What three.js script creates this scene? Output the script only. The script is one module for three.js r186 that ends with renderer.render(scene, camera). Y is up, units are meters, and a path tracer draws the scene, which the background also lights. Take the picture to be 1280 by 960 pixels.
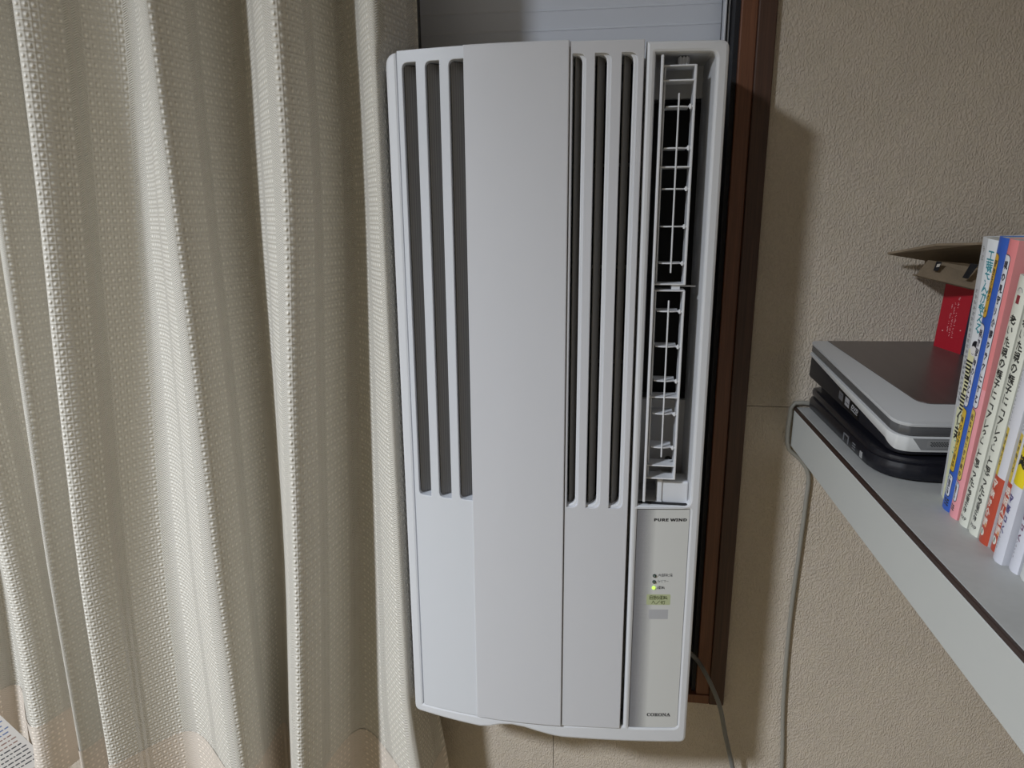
import * as THREE from 'three';
import { mergeGeometries, toCreasedNormals, mergeVertices } from 'three/addons/utils/BufferGeometryUtils.js';
import { RoundedBoxGeometry } from 'three/addons/geometries/RoundedBoxGeometry.js';
import { TessellateModifier } from 'three/addons/modifiers/TessellateModifier.js';

// ---------------------------------------------------------------- camera, light, exposure
const H = 1.35;                       // height of the eye; most heights below are given from the eye
const rad = (d) => d * Math.PI / 180;
const scene = new THREE.Scene();
scene.background = new THREE.Color(0x000000);
const camera = new THREE.PerspectiveCamera(2 * Math.atan(480 / 862) * 180 / Math.PI, 4 / 3, 0.02, 30);
camera.position.set(0, H, 0.838);
camera.rotation.set(rad(-13.885), rad(8.36), rad(-0.364), 'YXZ');
const renderer = new THREE.WebGLRenderer({ antialias: true });
renderer.toneMapping = THREE.LinearToneMapping;
renderer.toneMappingExposure = 1.14;
renderer.shadowMap.enabled = true;
const LAMP = new THREE.Vector3(-1.50, H + 1.08, 1.755);
const lampLight = new THREE.SpotLight(new THREE.Color().setRGB(0.885, 0.96, 1.06), 20, 0, rad(80), 0.4375, 2);   // shines down from under the lamp shade
lampLight.position.copy(LAMP); lampLight.target.position.set(LAMP.x, 0, LAMP.z); scene.add(lampLight.target);
lampLight.castShadow = true; lampLight.shadow.radius = 5.5;
scene.add(lampLight);

// ---------------------------------------------------------------- helpers
let seed = 7;
const rnd = () => { seed = (seed * 1664525 + 1013904223) >>> 0; return seed / 4294967296; };
const names = {};
const numbered = (n) => { const k = names[n] = (names[n] ?? -1) + 1; return k ? n + '_' + String(k).padStart(3, '0') : n; };
function tag(o, label, category, group) { o.userData.label = label; o.userData.category = category; if (group) o.userData.group = group; return o; }
function root(name, x, y, z, label, category, group) {
  const o = new THREE.Group(); o.name = numbered(name); o.position.set(x, y, z); scene.add(o);
  return label ? tag(o, label, category, group) : o;
}
function part(name, geo, mat, parent, label) {
  const m = new THREE.Mesh(geo, mat); m.name = numbered(name); m.castShadow = m.receiveShadow = true;
  if (label) m.userData.label = label;
  parent.add(m); return m;
}
function structure(o) { o.userData.kind = 'structure'; return o; }
const box = (x0, x1, y0, y1, z0, z1) => { const g = new THREE.BoxGeometry(x1 - x0, y1 - y0, z1 - z0); g.translate((x0 + x1) / 2, (y0 + y1) / 2, (z0 + z1) / 2); return g; };
const rbox = (x0, x1, y0, y1, z0, z1, r = 0.001, s = 2) => { const g = new RoundedBoxGeometry(x1 - x0, y1 - y0, z1 - z0, s, r); g.translate((x0 + x1) / 2, (y0 + y1) / 2, (z0 + z1) / 2); return g; };
const boxUV = (g) => {                // uv in metres, by the side a face looks to
  g = g.index ? g.toNonIndexed() : g; g.computeVertexNormals();
  const p = g.attributes.position, n = g.attributes.normal, uv = new Float32Array(p.count * 2);
  for (let i = 0; i < p.count; i++) {
    const ax = Math.abs(n.getX(i)), ay = Math.abs(n.getY(i)), az = Math.abs(n.getZ(i));
    const a = az >= ax && az >= ay ? [p.getX(i), p.getY(i)] : ax >= ay ? [p.getZ(i), p.getY(i)] : [p.getX(i), p.getZ(i)];
    uv[2 * i] = a[0]; uv[2 * i + 1] = a[1];
  }
  g.setAttribute('uv', new THREE.BufferAttribute(uv, 2)); return g;
};
const plain = (g) => { const h = g.index ? g.toNonIndexed() : g.clone(); for (const k of Object.keys(h.attributes)) if (k !== 'position' && k !== 'normal') h.deleteAttribute(k); return h; };
const merge = (list) => mergeGeometries(list.map(plain));
function rr(x0, x1, y0, y1, tl, tr, br, bl, P = THREE.Shape) {   // rectangle with its own radius at each corner
  const s = new P();
  s.moveTo(x0 + bl, y0); s.lineTo(x1 - br, y0); if (br) s.quadraticCurveTo(x1, y0, x1, y0 + br);
  s.lineTo(x1, y1 - tr); if (tr) s.quadraticCurveTo(x1, y1, x1 - tr, y1);
  s.lineTo(x0 + tl, y1); if (tl) s.quadraticCurveTo(x0, y1, x0, y1 - tl);
  s.lineTo(x0, y0 + bl); if (bl) s.quadraticCurveTo(x0, y0, x0 + bl, y0);
  return s;
}
function extrude(shape, z0, z1, bevel = 0, seg = 6) {
  const g = new THREE.ExtrudeGeometry(shape, { depth: z1 - z0 - 2 * bevel, bevelEnabled: bevel > 0, bevelSize: bevel, bevelThickness: bevel, bevelOffset: -bevel, bevelSegments: 2, curveSegments: seg });
  g.translate(0, 0, z0 + bevel); return g;
}
function tube(pts, r, seg = 60, rs = 8) { return new THREE.TubeGeometry(new THREE.CatmullRomCurve3(pts.map((p) => new THREE.Vector3(...p))), seg, r, rs); }
const std = (color, roughness = 0.5, more = {}) => new THREE.MeshStandardMaterial({ color: new THREE.Color().setRGB(...color), roughness, ...more });
const phys = (color, roughness = 0.5, more = {}) => new THREE.MeshPhysicalMaterial({ color: new THREE.Color().setRGB(...color), roughness, ...more });

// tileable value noise and textures made of it
function lattice(n, s) { const a = new Float32Array(n * n); let q = s >>> 0; for (let i = 0; i < n * n; i++) { q = (q * 1664525 + 1013904223) >>> 0; a[i] = q / 4294967296; } return a; }
function noise(nx, ny, s) {
  const n = Math.max(nx, ny), a = lattice(n, s);
  return (u, v) => {
    const x = u * nx, y = v * ny, xi = Math.floor(x), yi = Math.floor(y); let fx = x - xi, fy = y - yi; fx = fx * fx * (3 - 2 * fx); fy = fy * fy * (3 - 2 * fy);
    const g = (i, j) => a[(((j % ny) + ny) % ny) * n + (((i % nx) + nx) % nx)];
    return (g(xi, yi) * (1 - fx) + g(xi + 1, yi) * fx) * (1 - fy) + (g(xi, yi + 1) * (1 - fx) + g(xi + 1, yi + 1) * fx) * fy;
  };
}
function texture(w, h, f, repU, repV, srgb) {   // f(u, v) -> grey or [r, g, b], 0..1
  const d = new Uint8Array(w * h * 4);
  for (let y = 0; y < h; y++) for (let x = 0; x < w; x++) {
    let c = f((x + 0.5) / w, (y + 0.5) / h); if (!Array.isArray(c)) c = [c, c, c];
    for (let k = 0; k < 3; k++) d[4 * (y * w + x) + k] = Math.max(0, Math.min(255, c[k] * 255)); d[4 * (y * w + x) + 3] = 255;
  }
  const t = new THREE.DataTexture(d, w, h); t.wrapS = t.wrapT = THREE.RepeatWrapping; t.magFilter = THREE.LinearFilter; t.minFilter = THREE.LinearMipmapLinearFilter; t.generateMipmaps = true;
  t.repeat.set(repU, repV); if (srgb) t.colorSpace = THREE.SRGBColorSpace; t.needsUpdate = true; return t;
}
function canvas(w, h, draw) {
  const c = document.createElement('canvas'); c.width = w; c.height = h; const g = c.getContext('2d'); draw(g, w, h);
  const t = new THREE.CanvasTexture(c); t.colorSpace = THREE.SRGBColorSpace; t.anisotropy = 8; return t;
}

// ---------------------------------------------------------------- Japanese lettering, drawn stroke by stroke on a 10 x 10 grid
const GLYPH = {
  老: '2272 4145 0494 8317 45488997 7546', い: '121738 7285', た: '1363 4119 5586 56585999', 親: '0242 2122 0444 2449 0646 2608 2648 518186565 1 5383 5484 6649 76789998',
  の: '523817144272957859', 様: '0343 2129 2306 2346 4292 4494 4696 7279 6749 7699', 子: '1181 8154 545839 0595', に: '1119 4383 488988', '「': '25858589', '」': '20242474',
  ア: '128265 545629', レ: '212985', '？': '23416173735555 57 5859', と: '3145 843527298 9', 思: '1181855511 5155 1383 0708 37397978 8798 5667', っ: '25758759',
  ら: '4152 322674878769 39', 工: '1181 5158 0898', 藤: '0191 3032 6062 1349 1343 4349 1646 5393 5595 7379 7549 7599', 広: '5051 1292 1218 5437 377876 99', 伸: '3004 1319 4282 4286 4686 4484 6169 8286',
  内: '1319 1383 8389 5155 5537 5577', 部: '0242 2022 0444 1646 1619 1949 4649 6169 6191 9164 6496 9669', 乾: '0242 2022 1434 1436 3436 1636 0747 2729 5161 5383 8357 579999', 燥: '0223 2127 2709 4080 5070 4363 7393 4696 7379 6649 7699',
  タ: '3105 318 3 8339 3577', イ: '7114 5559', マ: '128255 5668', ー: '1585', 運: '0112 0434 3407 0899 3191 4181 4383 4787 4555 6169 8387', 転: '0242 2129 1444 1446 4446 1646 0747 5282 5595 7557 5797 8699',
  自: '4031 1181 8189 8919 1911 1484 1686', 動: '0141 0343 1444 1646 2129 0949 5383 7158 8389 8979', 入: '3142 4218 4299', '／': '8119', 切: '0534 2127 2747 4292 6239 9289 8969',
  認: '0141 0343 0545 1747 1949 5191 8159 9185 5653 6768 7888', 言: '4050 1191 2373 2575 2777 7779 2729', 護: '0141 0343 0545 1747 1949 5191 6062 8082 5358 5393 5595 5696 5888', 仁: '3105 1419 4383 3898', つ: '1353827539', く: '7125 2589',
  ろ: '2171 7116 162565 6588 8839', 見: '2171 2126 7176 2373 2575 2676 3609 6669 6999', 守: '5051 1191 1113 9193 2484 6369 6949 3546', り: '2125 6166 6639', 介: '5005 5095 3539 6569', を: '1272 4115 5557 8448 489 9', ラ: '2171 1383 8339', ク: '3104 3181 8139',
  す: '0292 5158 3546 5849', る: '2171 7116 162668 6888 4859', が: '1262 4119 6268 6849 7184', さ: '1272 3166 6686 2839', ん: '4109 0945 4589 8997', 教: '0343 2125 4105 0545 2649 6154 5494 8349 5699', え: '4051 2272 7218 4689', 笑: '2022 1131 6062 5191 2474 0696 5409 5699',
  家: '5051 1191 1113 9193 2474 5435 3569 5646 8467', 族: '2022 0343 2309 3339 5193 5494 4696 7449 7699', 人: '5049 4509 5599', 間: '1119 1141 4144 1444 6191 9199 6164 6494 3575 3579 3939 3777', 認2: '', 口: '2282 8288 8828 2822', 語: '0141 0343 0545 1747 1949 5191 7155 8355 4595 5787 5989', 道: '0112 0434 3407 0899 4050 8070 3292 4484 4488 4686', 具: '2171 2126 7176 2373 0797 3819 6889', 本: '0292 5159 5208 5298', 症: '5051 1191 1119 2474 5458 3578 3888', 知: '2104 0343 0595 2508 2548 5383 5389 8389 5888', '3': '22628164 6488 8828', 'つ2': '', 医: '0191 0109 0999 3032 3373 2575 5528 5578', 者: '2272 4145 0494 8317 3638 3676 3979 3639',
};
function glyph(g, ch, x, y, s, width) {          // s = size of the character square
  const def = GLYPH[ch]; if (!def) return;
  g.lineWidth = width; g.lineCap = 'round'; g.lineJoin = 'round';
  for (const stroke of def.split(' ')) {
    const q = stroke.replace(/[^0-9]/g, ''); g.beginPath();
    for (let i = 0; i + 1 < q.length; i += 2) g[i ? 'lineTo' : 'moveTo'](x + (+q[i] + 0.5) * s / 10, y + (+q[i + 1] + 0.5) * s / 10);
    g.stroke();
  }
}
const down = (g, text, x, y, s, step, width) => [...text].forEach((c, i) => glyph(g, c, x - s / 2, y + i * step, s, width));
const across = (g, text, x, y, s, step, width) => [...text].forEach((c, i) => glyph(g, c, x + i * step, y, s, width));
function greek(g, x, y, w, h, step, color) {      // print too small to be read
  g.fillStyle = color; for (let j = 0; j + step * 0.7 <= h; j += step) { for (let k = 0; k < 3; k++) g.fillRect(x + w * rnd() * 0.4, y + j + step * 0.2 * k, w * (0.35 + 0.5 * rnd()), step * 0.11); g.fillRect(x + w * (0.2 + 0.5 * rnd()), y + j, Math.max(1, w * 0.12), step * 0.65); }
}

// ---------------------------------------------------------------- materials
const wA = noise(215, 130, 3), wB = noise(260, 150, 5), wC = noise(9, 9, 8), wD = noise(330, 300, 9), wE = noise(30, 24, 10);
const paperBump = texture(1024, 1024, (u, v) => {
  const w = u + 0.010 * (wE(u, v) - 0.5), a = wA(w, v + 0.006 * wE(v, u)), b = Math.abs(wB(w, v) - 0.5) * 2;
  return 0.1 + 0.6 * a * a * (3 - 2 * a) + 0.25 * (1 - b) ** 2 * a + 0.12 * wD(u, v);
}, 1 / 0.24, 1 / 0.24);
const paperColor = texture(512, 512, (u, v) => { const n = 0.93 + 0.05 * (wC(u, v) - 0.5) + 0.10 * (wA(u, v) - 0.5) + 0.05 * (wD(u, v) - 0.5); return [n, n * (0.995 + 0.012 * (wE(u, v) - 0.5)), n * (0.985 + 0.03 * (wE(v, u) - 0.5))]; }, 1 / 0.24, 1 / 0.24);
const wallpaper = std([0.57, 0.495, 0.408], 0.88, { map: paperColor, bumpMap: paperBump, bumpScale: 0.0008 });
const wallPlain = std([0.36, 0.325, 0.28], 0.9);
const ceilingMat = std([0.48, 0.46, 0.43], 0.9);
const gF = noise(6, 64, 21), gF2 = noise(24, 200, 22);
const grainTex = texture(256, 512, (u, v) => { const n = 0.62 + 0.28 * gF(v, u) + 0.2 * (gF2(v, u) - 0.5); return [n, n * 0.98, n * 0.96]; }, 1 / 0.08, 1 / 0.4);
const woodRed = std([0.20, 0.080, 0.040], 0.45, { map: grainTex });
const woodDark = std([0.09, 0.043, 0.027], 0.5, { map: grainTex });
const blackMat = std([0.006, 0.006, 0.009], 0.7);
const tatami = std([0.30, 0.24, 0.13], 0.85, { map: texture(256, 256, (u, v) => { const n = 0.85 + 0.12 * Math.sin(v * 64 * Math.PI * 2) * 0.6 + 0.1 * (gF2(v, u) - 0.5); return [n, n, n * 0.95]; }, 1 / 0.2, 1 / 0.2) });
const alu = std([0.72, 0.73, 0.76], 0.35, { metalness: 0.15 });
const shutterMat = std([0.74, 0.77, 0.84], 0.45);
const white = phys([0.66, 0.665, 0.685], 0.42, { clearcoat: 0.15, clearcoatRoughness: 0.35 });
const gloss = phys([0.64, 0.655, 0.69], 0.3, { clearcoat: 0.8, clearcoatRoughness: 0.09 });
const satin = phys([0.60, 0.60, 0.625], 0.32, { clearcoat: 0.45, clearcoatRoughness: 0.16 });
const innerWhite = std([0.55, 0.55, 0.56], 0.5);

// ---------------------------------------------------------------- the room
const WIN = { x0: -0.98, x1: 0.1634, y0: -0.647, y1: 0.62 };
const ROOM = { x0: -2.5, x1: 0.72, z1: 3.3, top: H + 1.15 };
const back = structure(root('wall_back', 0, 0, 0));
const seam = 0.0004, T = -0.14;
const wp = (x0, x1, y0, y1) => part('wallpaper_panel', boxUV(box(x0 + seam, x1 - seam, y0 + H + seam, y1 + H - seam, T, 0)), wallpaper, back);
wp(WIN.x1, ROOM.x1, -0.2282, 1.15);
{ const s = new THREE.Shape(); s.moveTo(-0.0664 + seam, 0); s.lineTo(ROOM.x1, 0); s.lineTo(ROOM.x1, H - 0.2282 - seam); s.lineTo(WIN.x1 + seam, H - 0.2282 - seam); s.lineTo(WIN.x1 + seam, H + WIN.y0); s.lineTo(-0.0664 + seam, H + WIN.y0); s.closePath(); part('wallpaper_panel', boxUV(extrude(s, T, 0)), wallpaper, back); }
 wp(-0.98, -0.0664, -1.35, WIN.y0); wp(ROOM.x0, WIN.x0, -1.35, 1.15); wp(WIN.x0, WIN.x1, WIN.y1, 1.15);
part('wall_backing', boxUV(merge([box(WIN.x1, ROOM.x1, 0, H + 1.15, T - 0.02, T), box(WIN.x0, WIN.x1, 0, H + WIN.y0, T - 0.02, T)])), wallPlain, back);
const room = (n, g, m) => structure(part(n, boxUV(g), m, scene));
room('wall_left', box(ROOM.x0 - 0.1, ROOM.x0, 0, ROOM.top, T, ROOM.z1), wallPlain);
room('wall_right', box(ROOM.x1, ROOM.x1 + 0.1, 0, ROOM.top, T, ROOM.z1), wallpaper);
room('wall_front', box(ROOM.x0 - 0.1, ROOM.x1 + 0.1, 0, ROOM.top, ROOM.z1, ROOM.z1 + 0.1), wallPlain);
room('floor', box(ROOM.x0 - 0.1, ROOM.x1 + 0.1, -0.1, 0, T, ROOM.z1), tatami);
room('ceiling', box(ROOM.x0 - 0.1, ROOM.x1 + 0.1, ROOM.top, ROOM.top + 0.1, T, ROOM.z1), ceilingMat);

// wooden window casing
const casing = structure(root('trim_1', 0, H, 0));
part('casing_board', boxUV(rbox(0.144, WIN.x1, WIN.y0, 0.66, -0.03, 0.007, 0.0015)), woodDark, casing);
part('jamb_board', boxUV(rbox(0.1266, 0.1442, WIN.y0 + 0.006, 0.66, -0.03, 0.004, 0.0015)), woodRed, casing);
part('sill_board', boxUV(rbox(WIN.x0, 0.1442, WIN.y0, -0.6335, -0.12, 0.0065, 0.0015)), woodRed, casing);
part('head_board', boxUV(rbox(WIN.x0, WIN.x1, WIN.y1, 0.66, -0.12, 0.0065, 0.0015)), woodRed, casing);
part('side_board', boxUV(rbox(WIN.x0, WIN.x0 + 0.02, -0.63, WIN.y1, -0.12, 0.0065, 0.0015)), woodRed, casing);
part('jamb_seal', box(0.1262, 0.15, -0.634, WIN.y1, -0.135, -0.03), blackMat, casing);
part('jamb_lining', box(0.1215, 0.1268, -0.634, WIN.y1, -0.10, -0.002), blackMat, casing);

// aluminium window frame and the storm shutter behind
const win = structure(root('window_1', 0, H, 0));
part('sash_rail', rbox(0.1142, 0.1166, -0.63, WIN.y1, -0.055, -0.032, 0.0006), alu, win);
part('sash_rail', rbox(0.1186, 0.1206, -0.63, WIN.y1, -0.055, -0.036, 0.0006), alu, win);
part('sash_channel', box(0.1142, 0.1206, -0.63, WIN.y1, -0.06, -0.05), std([0.10, 0.10, 0.11], 0.5), win);
part('sash_stile', rbox(-0.2500, -0.2405, -0.63, WIN.y1, -0.055, -0.035, 0.001), std([0.05, 0.05, 0.055], 0.5), win);
part('sash_sill', rbox(WIN.x0 + 0.02, 0.1206, -0.633, -0.60, -0.09, -0.04, 0.001), alu, win);
const shutter = root('storm_shutter', -0.06, H + 0.1, -0.075, 'grey ribbed metal storm shutter closed behind the window, seen above the air conditioner', 'shutter');
{
  const s = new THREE.Shape(); s.moveTo(0.0018, 0); s.lineTo(0.0018, 0.0010); s.lineTo(0.0008, 0.0028); s.lineTo(0.0013, 0.0217); s.lineTo(-0.003, 0.0217); s.lineTo(-0.003, 0); s.closePath();
  const g = new THREE.ExtrudeGeometry(s, { depth: 1.02, bevelEnabled: false }); g.rotateY(Math.PI / 2); g.scale(1, 1, -1); g.translate(-0.82, 0, 0); g.computeVertexNormals();
  const flip = g.toNonIndexed(), p = flip.attributes.position; for (let i = 0; i < p.count; i += 3) { const a = [p.getX(i), p.getY(i), p.getZ(i)]; p.setXYZ(i, p.getX(i + 1), p.getY(i + 1), p.getZ(i + 1)); p.setXYZ(i + 1, ...a); } flip.computeVertexNormals();
  for (let k = -5; k < 24; k++) { const m = part('slat', flip, shutterMat, shutter); m.position.y = 0.006 + k * 0.0217; }
  part('shutter_backing', box(-0.82, 0.20, -0.72, 0.53, -0.012, -0.004), shutterMat, shutter);
}

// ---------------------------------------------------------------- the air conditioner
const ac = root('air_conditioner', -0.065, H - 0.612, 0, 'tall white window air conditioner with slotted front panel and open louvre', 'air conditioner');
const zf = (x) => 0.1385 - (x < -0.09 ? 0.866 : 0.40) * (x + 0.09) ** 2;
const acp = (n, g, m, parent = ac, label) => { g = g.clone(); g.translate(0.065, 0.612, 0); return part(n, g, m, parent, label); };
function bend(g, zref, edge = 0.012) {        // lays a plate over the gentle curve of the front
  g = new TessellateModifier(edge, 7).modify(g.index ? g.toNonIndexed() : g);
  const p = g.attributes.position; for (let i = 0; i < p.count; i++) p.setZ(i, p.getZ(i) + zf(p.getX(i)) - zref);
  g.deleteAttribute('uv'); g.deleteAttribute('normal');
  return toCreasedNormals(mergeVertices(g, 1e-5), 0.3);
}
const outline = (P, inset = 0) => {            // bottom edge with the finger recess
  const s = new P();
  s.moveTo(-0.2235, -0.6055);
  for (const [x, y] of [[-0.200, -0.6065], [-0.1455, -0.6088], [-0.1336, -0.6068], [-0.1207, -0.6020], [-0.106, -0.6001], [-0.0913, -0.6017], [-0.0748, -0.6059], [-0.0574, -0.6098], [-0.045, -0.6112]]) s.lineTo(x, y);
  s.lineTo(0.0925, -0.6125); s.quadraticCurveTo(0.1005, -0.6125, 0.1005, -0.604);
  return s;
};
{
  // body behind the front, with its two cavities
  const s = outline(THREE.Shape); s.lineTo(0.1005, 0.147); s.quadraticCurveTo(0.1005, 0.155, 0.0925, 0.155); s.lineTo(-0.2235, 0.1545); s.quadraticCurveTo(-0.2315, 0.1545, -0.2315, 0.1465); s.lineTo(-0.2315, -0.5975); s.quadraticCurveTo(-0.2315, -0.6055, -0.2235, -0.6055);
  s.holes.push(rr(-0.214, 0.0185, -0.33, 0.1485, 0, 0, 0, 0, THREE.Path), rr(0.031, 0.0915, -0.3125, 0.147, 0, 0, 0, 0, THREE.Path));
  acp('body_shell', extrude(s, 0.022, 0.1, 0.001, 5), white);
  acp('back_housing', rbox(-0.222, 0.096, -0.60, 0.145, -0.03, 0.023, 0.003), std([0.12, 0.12, 0.12], 0.7));
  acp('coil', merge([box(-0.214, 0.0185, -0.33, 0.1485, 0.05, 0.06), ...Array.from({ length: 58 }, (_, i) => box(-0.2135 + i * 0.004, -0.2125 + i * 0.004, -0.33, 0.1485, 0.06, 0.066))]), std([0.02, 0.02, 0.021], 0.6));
  // the fixed frame: left strip, bottom strip and the unit at the right
  const f = outline(THREE.Shape);
  f.lineTo(0.1005, 0.147); f.quadraticCurveTo(0.1005, 0.155, 0.0925, 0.155); f.lineTo(0.0245, 0.1545); f.lineTo(0.0262, -0.5905); f.lineTo(-0.0450, -0.5935); f.lineTo(-0.1485, -0.5935); f.lineTo(-0.2197, -0.5935); f.lineTo(-0.2190, 0.1555); f.quadraticCurveTo(-0.2315, 0.1555, -0.2315, 0.143); f.lineTo(-0.2315, -0.5975); f.quadraticCurveTo(-0.2315, -0.6055, -0.2235, -0.6055);
  f.holes.push(rr(0.0330, 0.0890, -0.3095, 0.1447, 0.0005, 0.007, 0.008, 0.0005, THREE.Path), rr(0.0333, 0.0895, -0.592, -0.3138, 0.0005, 0.001, 0.005, 0.0005, THREE.Path));
  acp('front_frame', bend(extrude(f, 0.09, 0.1345, 0.0028, 5), 0.1365), white);
  // left grille panel
  const l2 = rr(-0.2180, -0.1470, -0.5922, 0.1562, 0.001, 0.0005, 0.0005, 0.001);
  for (const [a, b, y0, y1] of [[-0.2125, -0.1978, -0.3112, 0.1447], [-0.1878, -0.1732, -0.3112, 0.1445], [-0.1634, -0.1482, -0.3110, 0.1445]]) l2.holes.push(rr(a, b, y0, y1, 0.006, 0.0003, 0.0003, 0.006, THREE.Path));
  acp('left_grille_panel', bend(extrude(l2, 0.1150, 0.1365, 0.0007, 6), 0.1365), gloss);
  // plain middle panel, slightly proud
  acp('middle_panel', bend(extrude(rr(-0.1484, -0.0466, -0.5924, 0.1564, 0.0005, 0.001, 0.001, 0.0005), 0.128, 0.1382, 0.0010, 4), 0.1365), satin);
  // right grille panel: a front plate with wide slots over a plate with narrower, rounded slots
  const r1 = rr(-0.0460, 0.0226, -0.5924, 0.1556, 0.0004, 0.001, 0.001, 0.0004), r2 = rr(-0.0466, 0.0215, -0.34, 0.1515, 0, 0, 0, 0);
  const slots = [[-0.0436, -0.0347, -0.0316], [-0.0227, -0.0117, -0.0080], [0.0020, 0.0128, 0.0165]];
  for (const [a, b, c] of slots) { r1.holes.push(rr(a, c, -0.3120, 0.1446, 0.0004, 0.007, 0.007, 0.0004, THREE.Path)); r2.holes.push(rr(a, b, -0.3095, 0.1436, 0.0004, 0.007, 0.007, 0.0004, THREE.Path)); }
  acp('right_grille_panel', bend(extrude(r1, 0.1325, 0.1362, 0.0007, 6), 0.1365), satin);
  acp('slot_surround', bend(extrude(r2, 0.1120, 0.1335, 0.0012, 6), 0.1365), white);
  // a slanting dark blade behind every slot
  const bladeTex = texture(128, 8, (u) => { const n = 0.75 + 0.25 * Math.sin(u * Math.PI * 2 * 7) * 0.5 + 0.12 * Math.sin(u * 61); return [n, n * 0.985, n * 0.96]; }, 1, 1);
  const bladeMat = std([0.225, 0.213, 0.20], 0.55, { map: bladeTex });
  const blade = (x0, x1, z0, z1) => {
    const w = Math.hypot(x1 - x0, z1 - z0), g = new RoundedBoxGeometry(w, 0.4545, 0.0016, 1, 0.0005); g.rotateY(Math.atan2(z0 - z1, x1 - x0)); g.translate((x0 + x1) / 2, -0.0835, (z0 + z1) / 2); acp('grille_blade', g, bladeMat);
  };
  for (const a of [-0.2125, -0.1878, -0.1634]) blade(a + 0.0006, a + 0.0142, zf(a) - 0.0055, zf(a) - 0.0205);
  for (const [a] of slots) blade(a + 0.0022, a + 0.0086, zf(a) - 0.0090, zf(a) - 0.0190);
  for (const y of [0.047, -0.055, -0.157]) { acp('cross_bar', rbox(-0.2135, -0.147, y - 0.0018, y + 0.0018, 0.082, 0.090, 0.0008), bladeMat); acp('cross_bar', rbox(-0.045, 0.018, y - 0.0018, y + 0.0018, 0.094, 0.0975, 0.0008), bladeMat); }

  // the outlet: a duct with a black opening
  const duct = acp('outlet_duct', merge([
    box(0.0315, 0.0335, -0.3125, 0.147, 0.05, 0.124), box(0.0315, 0.092, 0.1445, 0.147, 0.05, 0.122), box(0.0315, 0.092, -0.3125, -0.3103, 0.05, 0.1165),
    box(0.0315, 0.092, 0.114, 0.147, 0.054, 0.060), box(0.0315, 0.092, -0.3125, -0.207, 0.054, 0.060)]), innerWhite);
  { // slanting right wall
    const s2 = new THREE.Shape(); s2.moveTo(0.0893, 0.119); s2.lineTo(0.0867, 0.108); s2.quadraticCurveTo(0.0850, 0.095, 0.0846, 0.054); s2.lineTo(0.092, 0.054); s2.lineTo(0.092, 0.118); s2.closePath();
    const g = new THREE.ExtrudeGeometry(s2, { depth: 0.457, bevelEnabled: false, curveSegments: 8 }); g.rotateX(Math.PI / 2); g.translate(0, 0.1455, 0);
    acp('duct_side', toCreasedNormals(g, 0.6), innerWhite, duct);
  }
  acp('blower_opening', box(0.0315, 0.092, -0.207, 0.114, 0.024, 0.030), blackMat, duct);
  acp('seam_gap', rbox(0.0335, 0.0888, -0.3104, -0.3082, 0.1178, 0.1225, 0.0004), blackMat, duct);
  acp('louvre_motor_cover', merge([rbox(0.0535, 0.0600, -0.3100, -0.2805, 0.092, 0.1165, 0.002), rbox(0.0585, 0.0878, -0.3100, -0.2850, 0.088, 0.1150, 0.0025), rbox(0.0345, 0.060, -0.3105, -0.3080, 0.085, 0.1175, 0.0008)]), white, duct);
  acp('upper_bearing', merge([rbox(0.055, 0.0655, 0.1365, 0.1435, 0.098, 0.112, 0.001), ...[0.0565, 0.0595, 0.0625].map((x) => rbox(x, x + 0.0012, 0.1360, 0.1440, 0.110, 0.1135, 0.0004))]), innerWhite, duct);
  { const g = new THREE.CylinderGeometry(0.0042, 0.0042, 0.003, 20); g.rotateX(Math.PI / 2); g.translate(0.0690, -0.2795, 0.0615); acp('screw', g, std([0.05, 0.05, 0.05], 0.4, { metalness: 0.6 }), duct);
    const c = merge([box(0.0665, 0.0715, -0.2800, -0.2790, 0.0625, 0.0635), box(0.0685, 0.0695, -0.2820, -0.2770, 0.0625, 0.0635)]); acp('screw_slot', c, std([0.25, 0.25, 0.25], 0.4), duct); }

  // louvre: one long blade, two ladder frames with pivoting vanes and their link rods
  const louvre = acp('louvre', rbox(0.0394, 0.0413, -0.3045, 0.1425, 0.098, 0.1215, 0.0008), white); louvre.position.set(-0.0006, 0, 0.0055);
  const lv = (n, g) => acp(n, g, white, louvre);
  const plate = (y, x0, x1, z0, z1, t) => rbox(x0, x1, y - t / 2, y + t / 2, z0, z1, Math.min(0.0006, t / 2.2));
  const frame = (y0, y1, rungs) => lv('ladder_frame', merge([
    rbox(0.0428, 0.0445, y0, y1, 0.092, 0.1130, 0.0005), rbox(0.0703, 0.0727, y0, y1, 0.1030, 0.1185, 0.0008),
    rbox(0.0703, 0.0727, y0, y1, 0.094, 0.1035, 0.0008), ...rungs.map((y) => plate(y, 0.0413, 0.0722, 0.098, 0.1185, 0.0016))]));
  frame(-0.0708, 0.1345, [0.1338, 0.1209, 0.0428, -0.0703]); frame(-0.2797, -0.0762, [-0.0767, -0.1884, -0.2644, -0.2790]);
  lv('long_blade_tip', rbox(0.0388, 0.0416, -0.3045, 0.1425, 0.1195, 0.1250, 0.0009));
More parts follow.
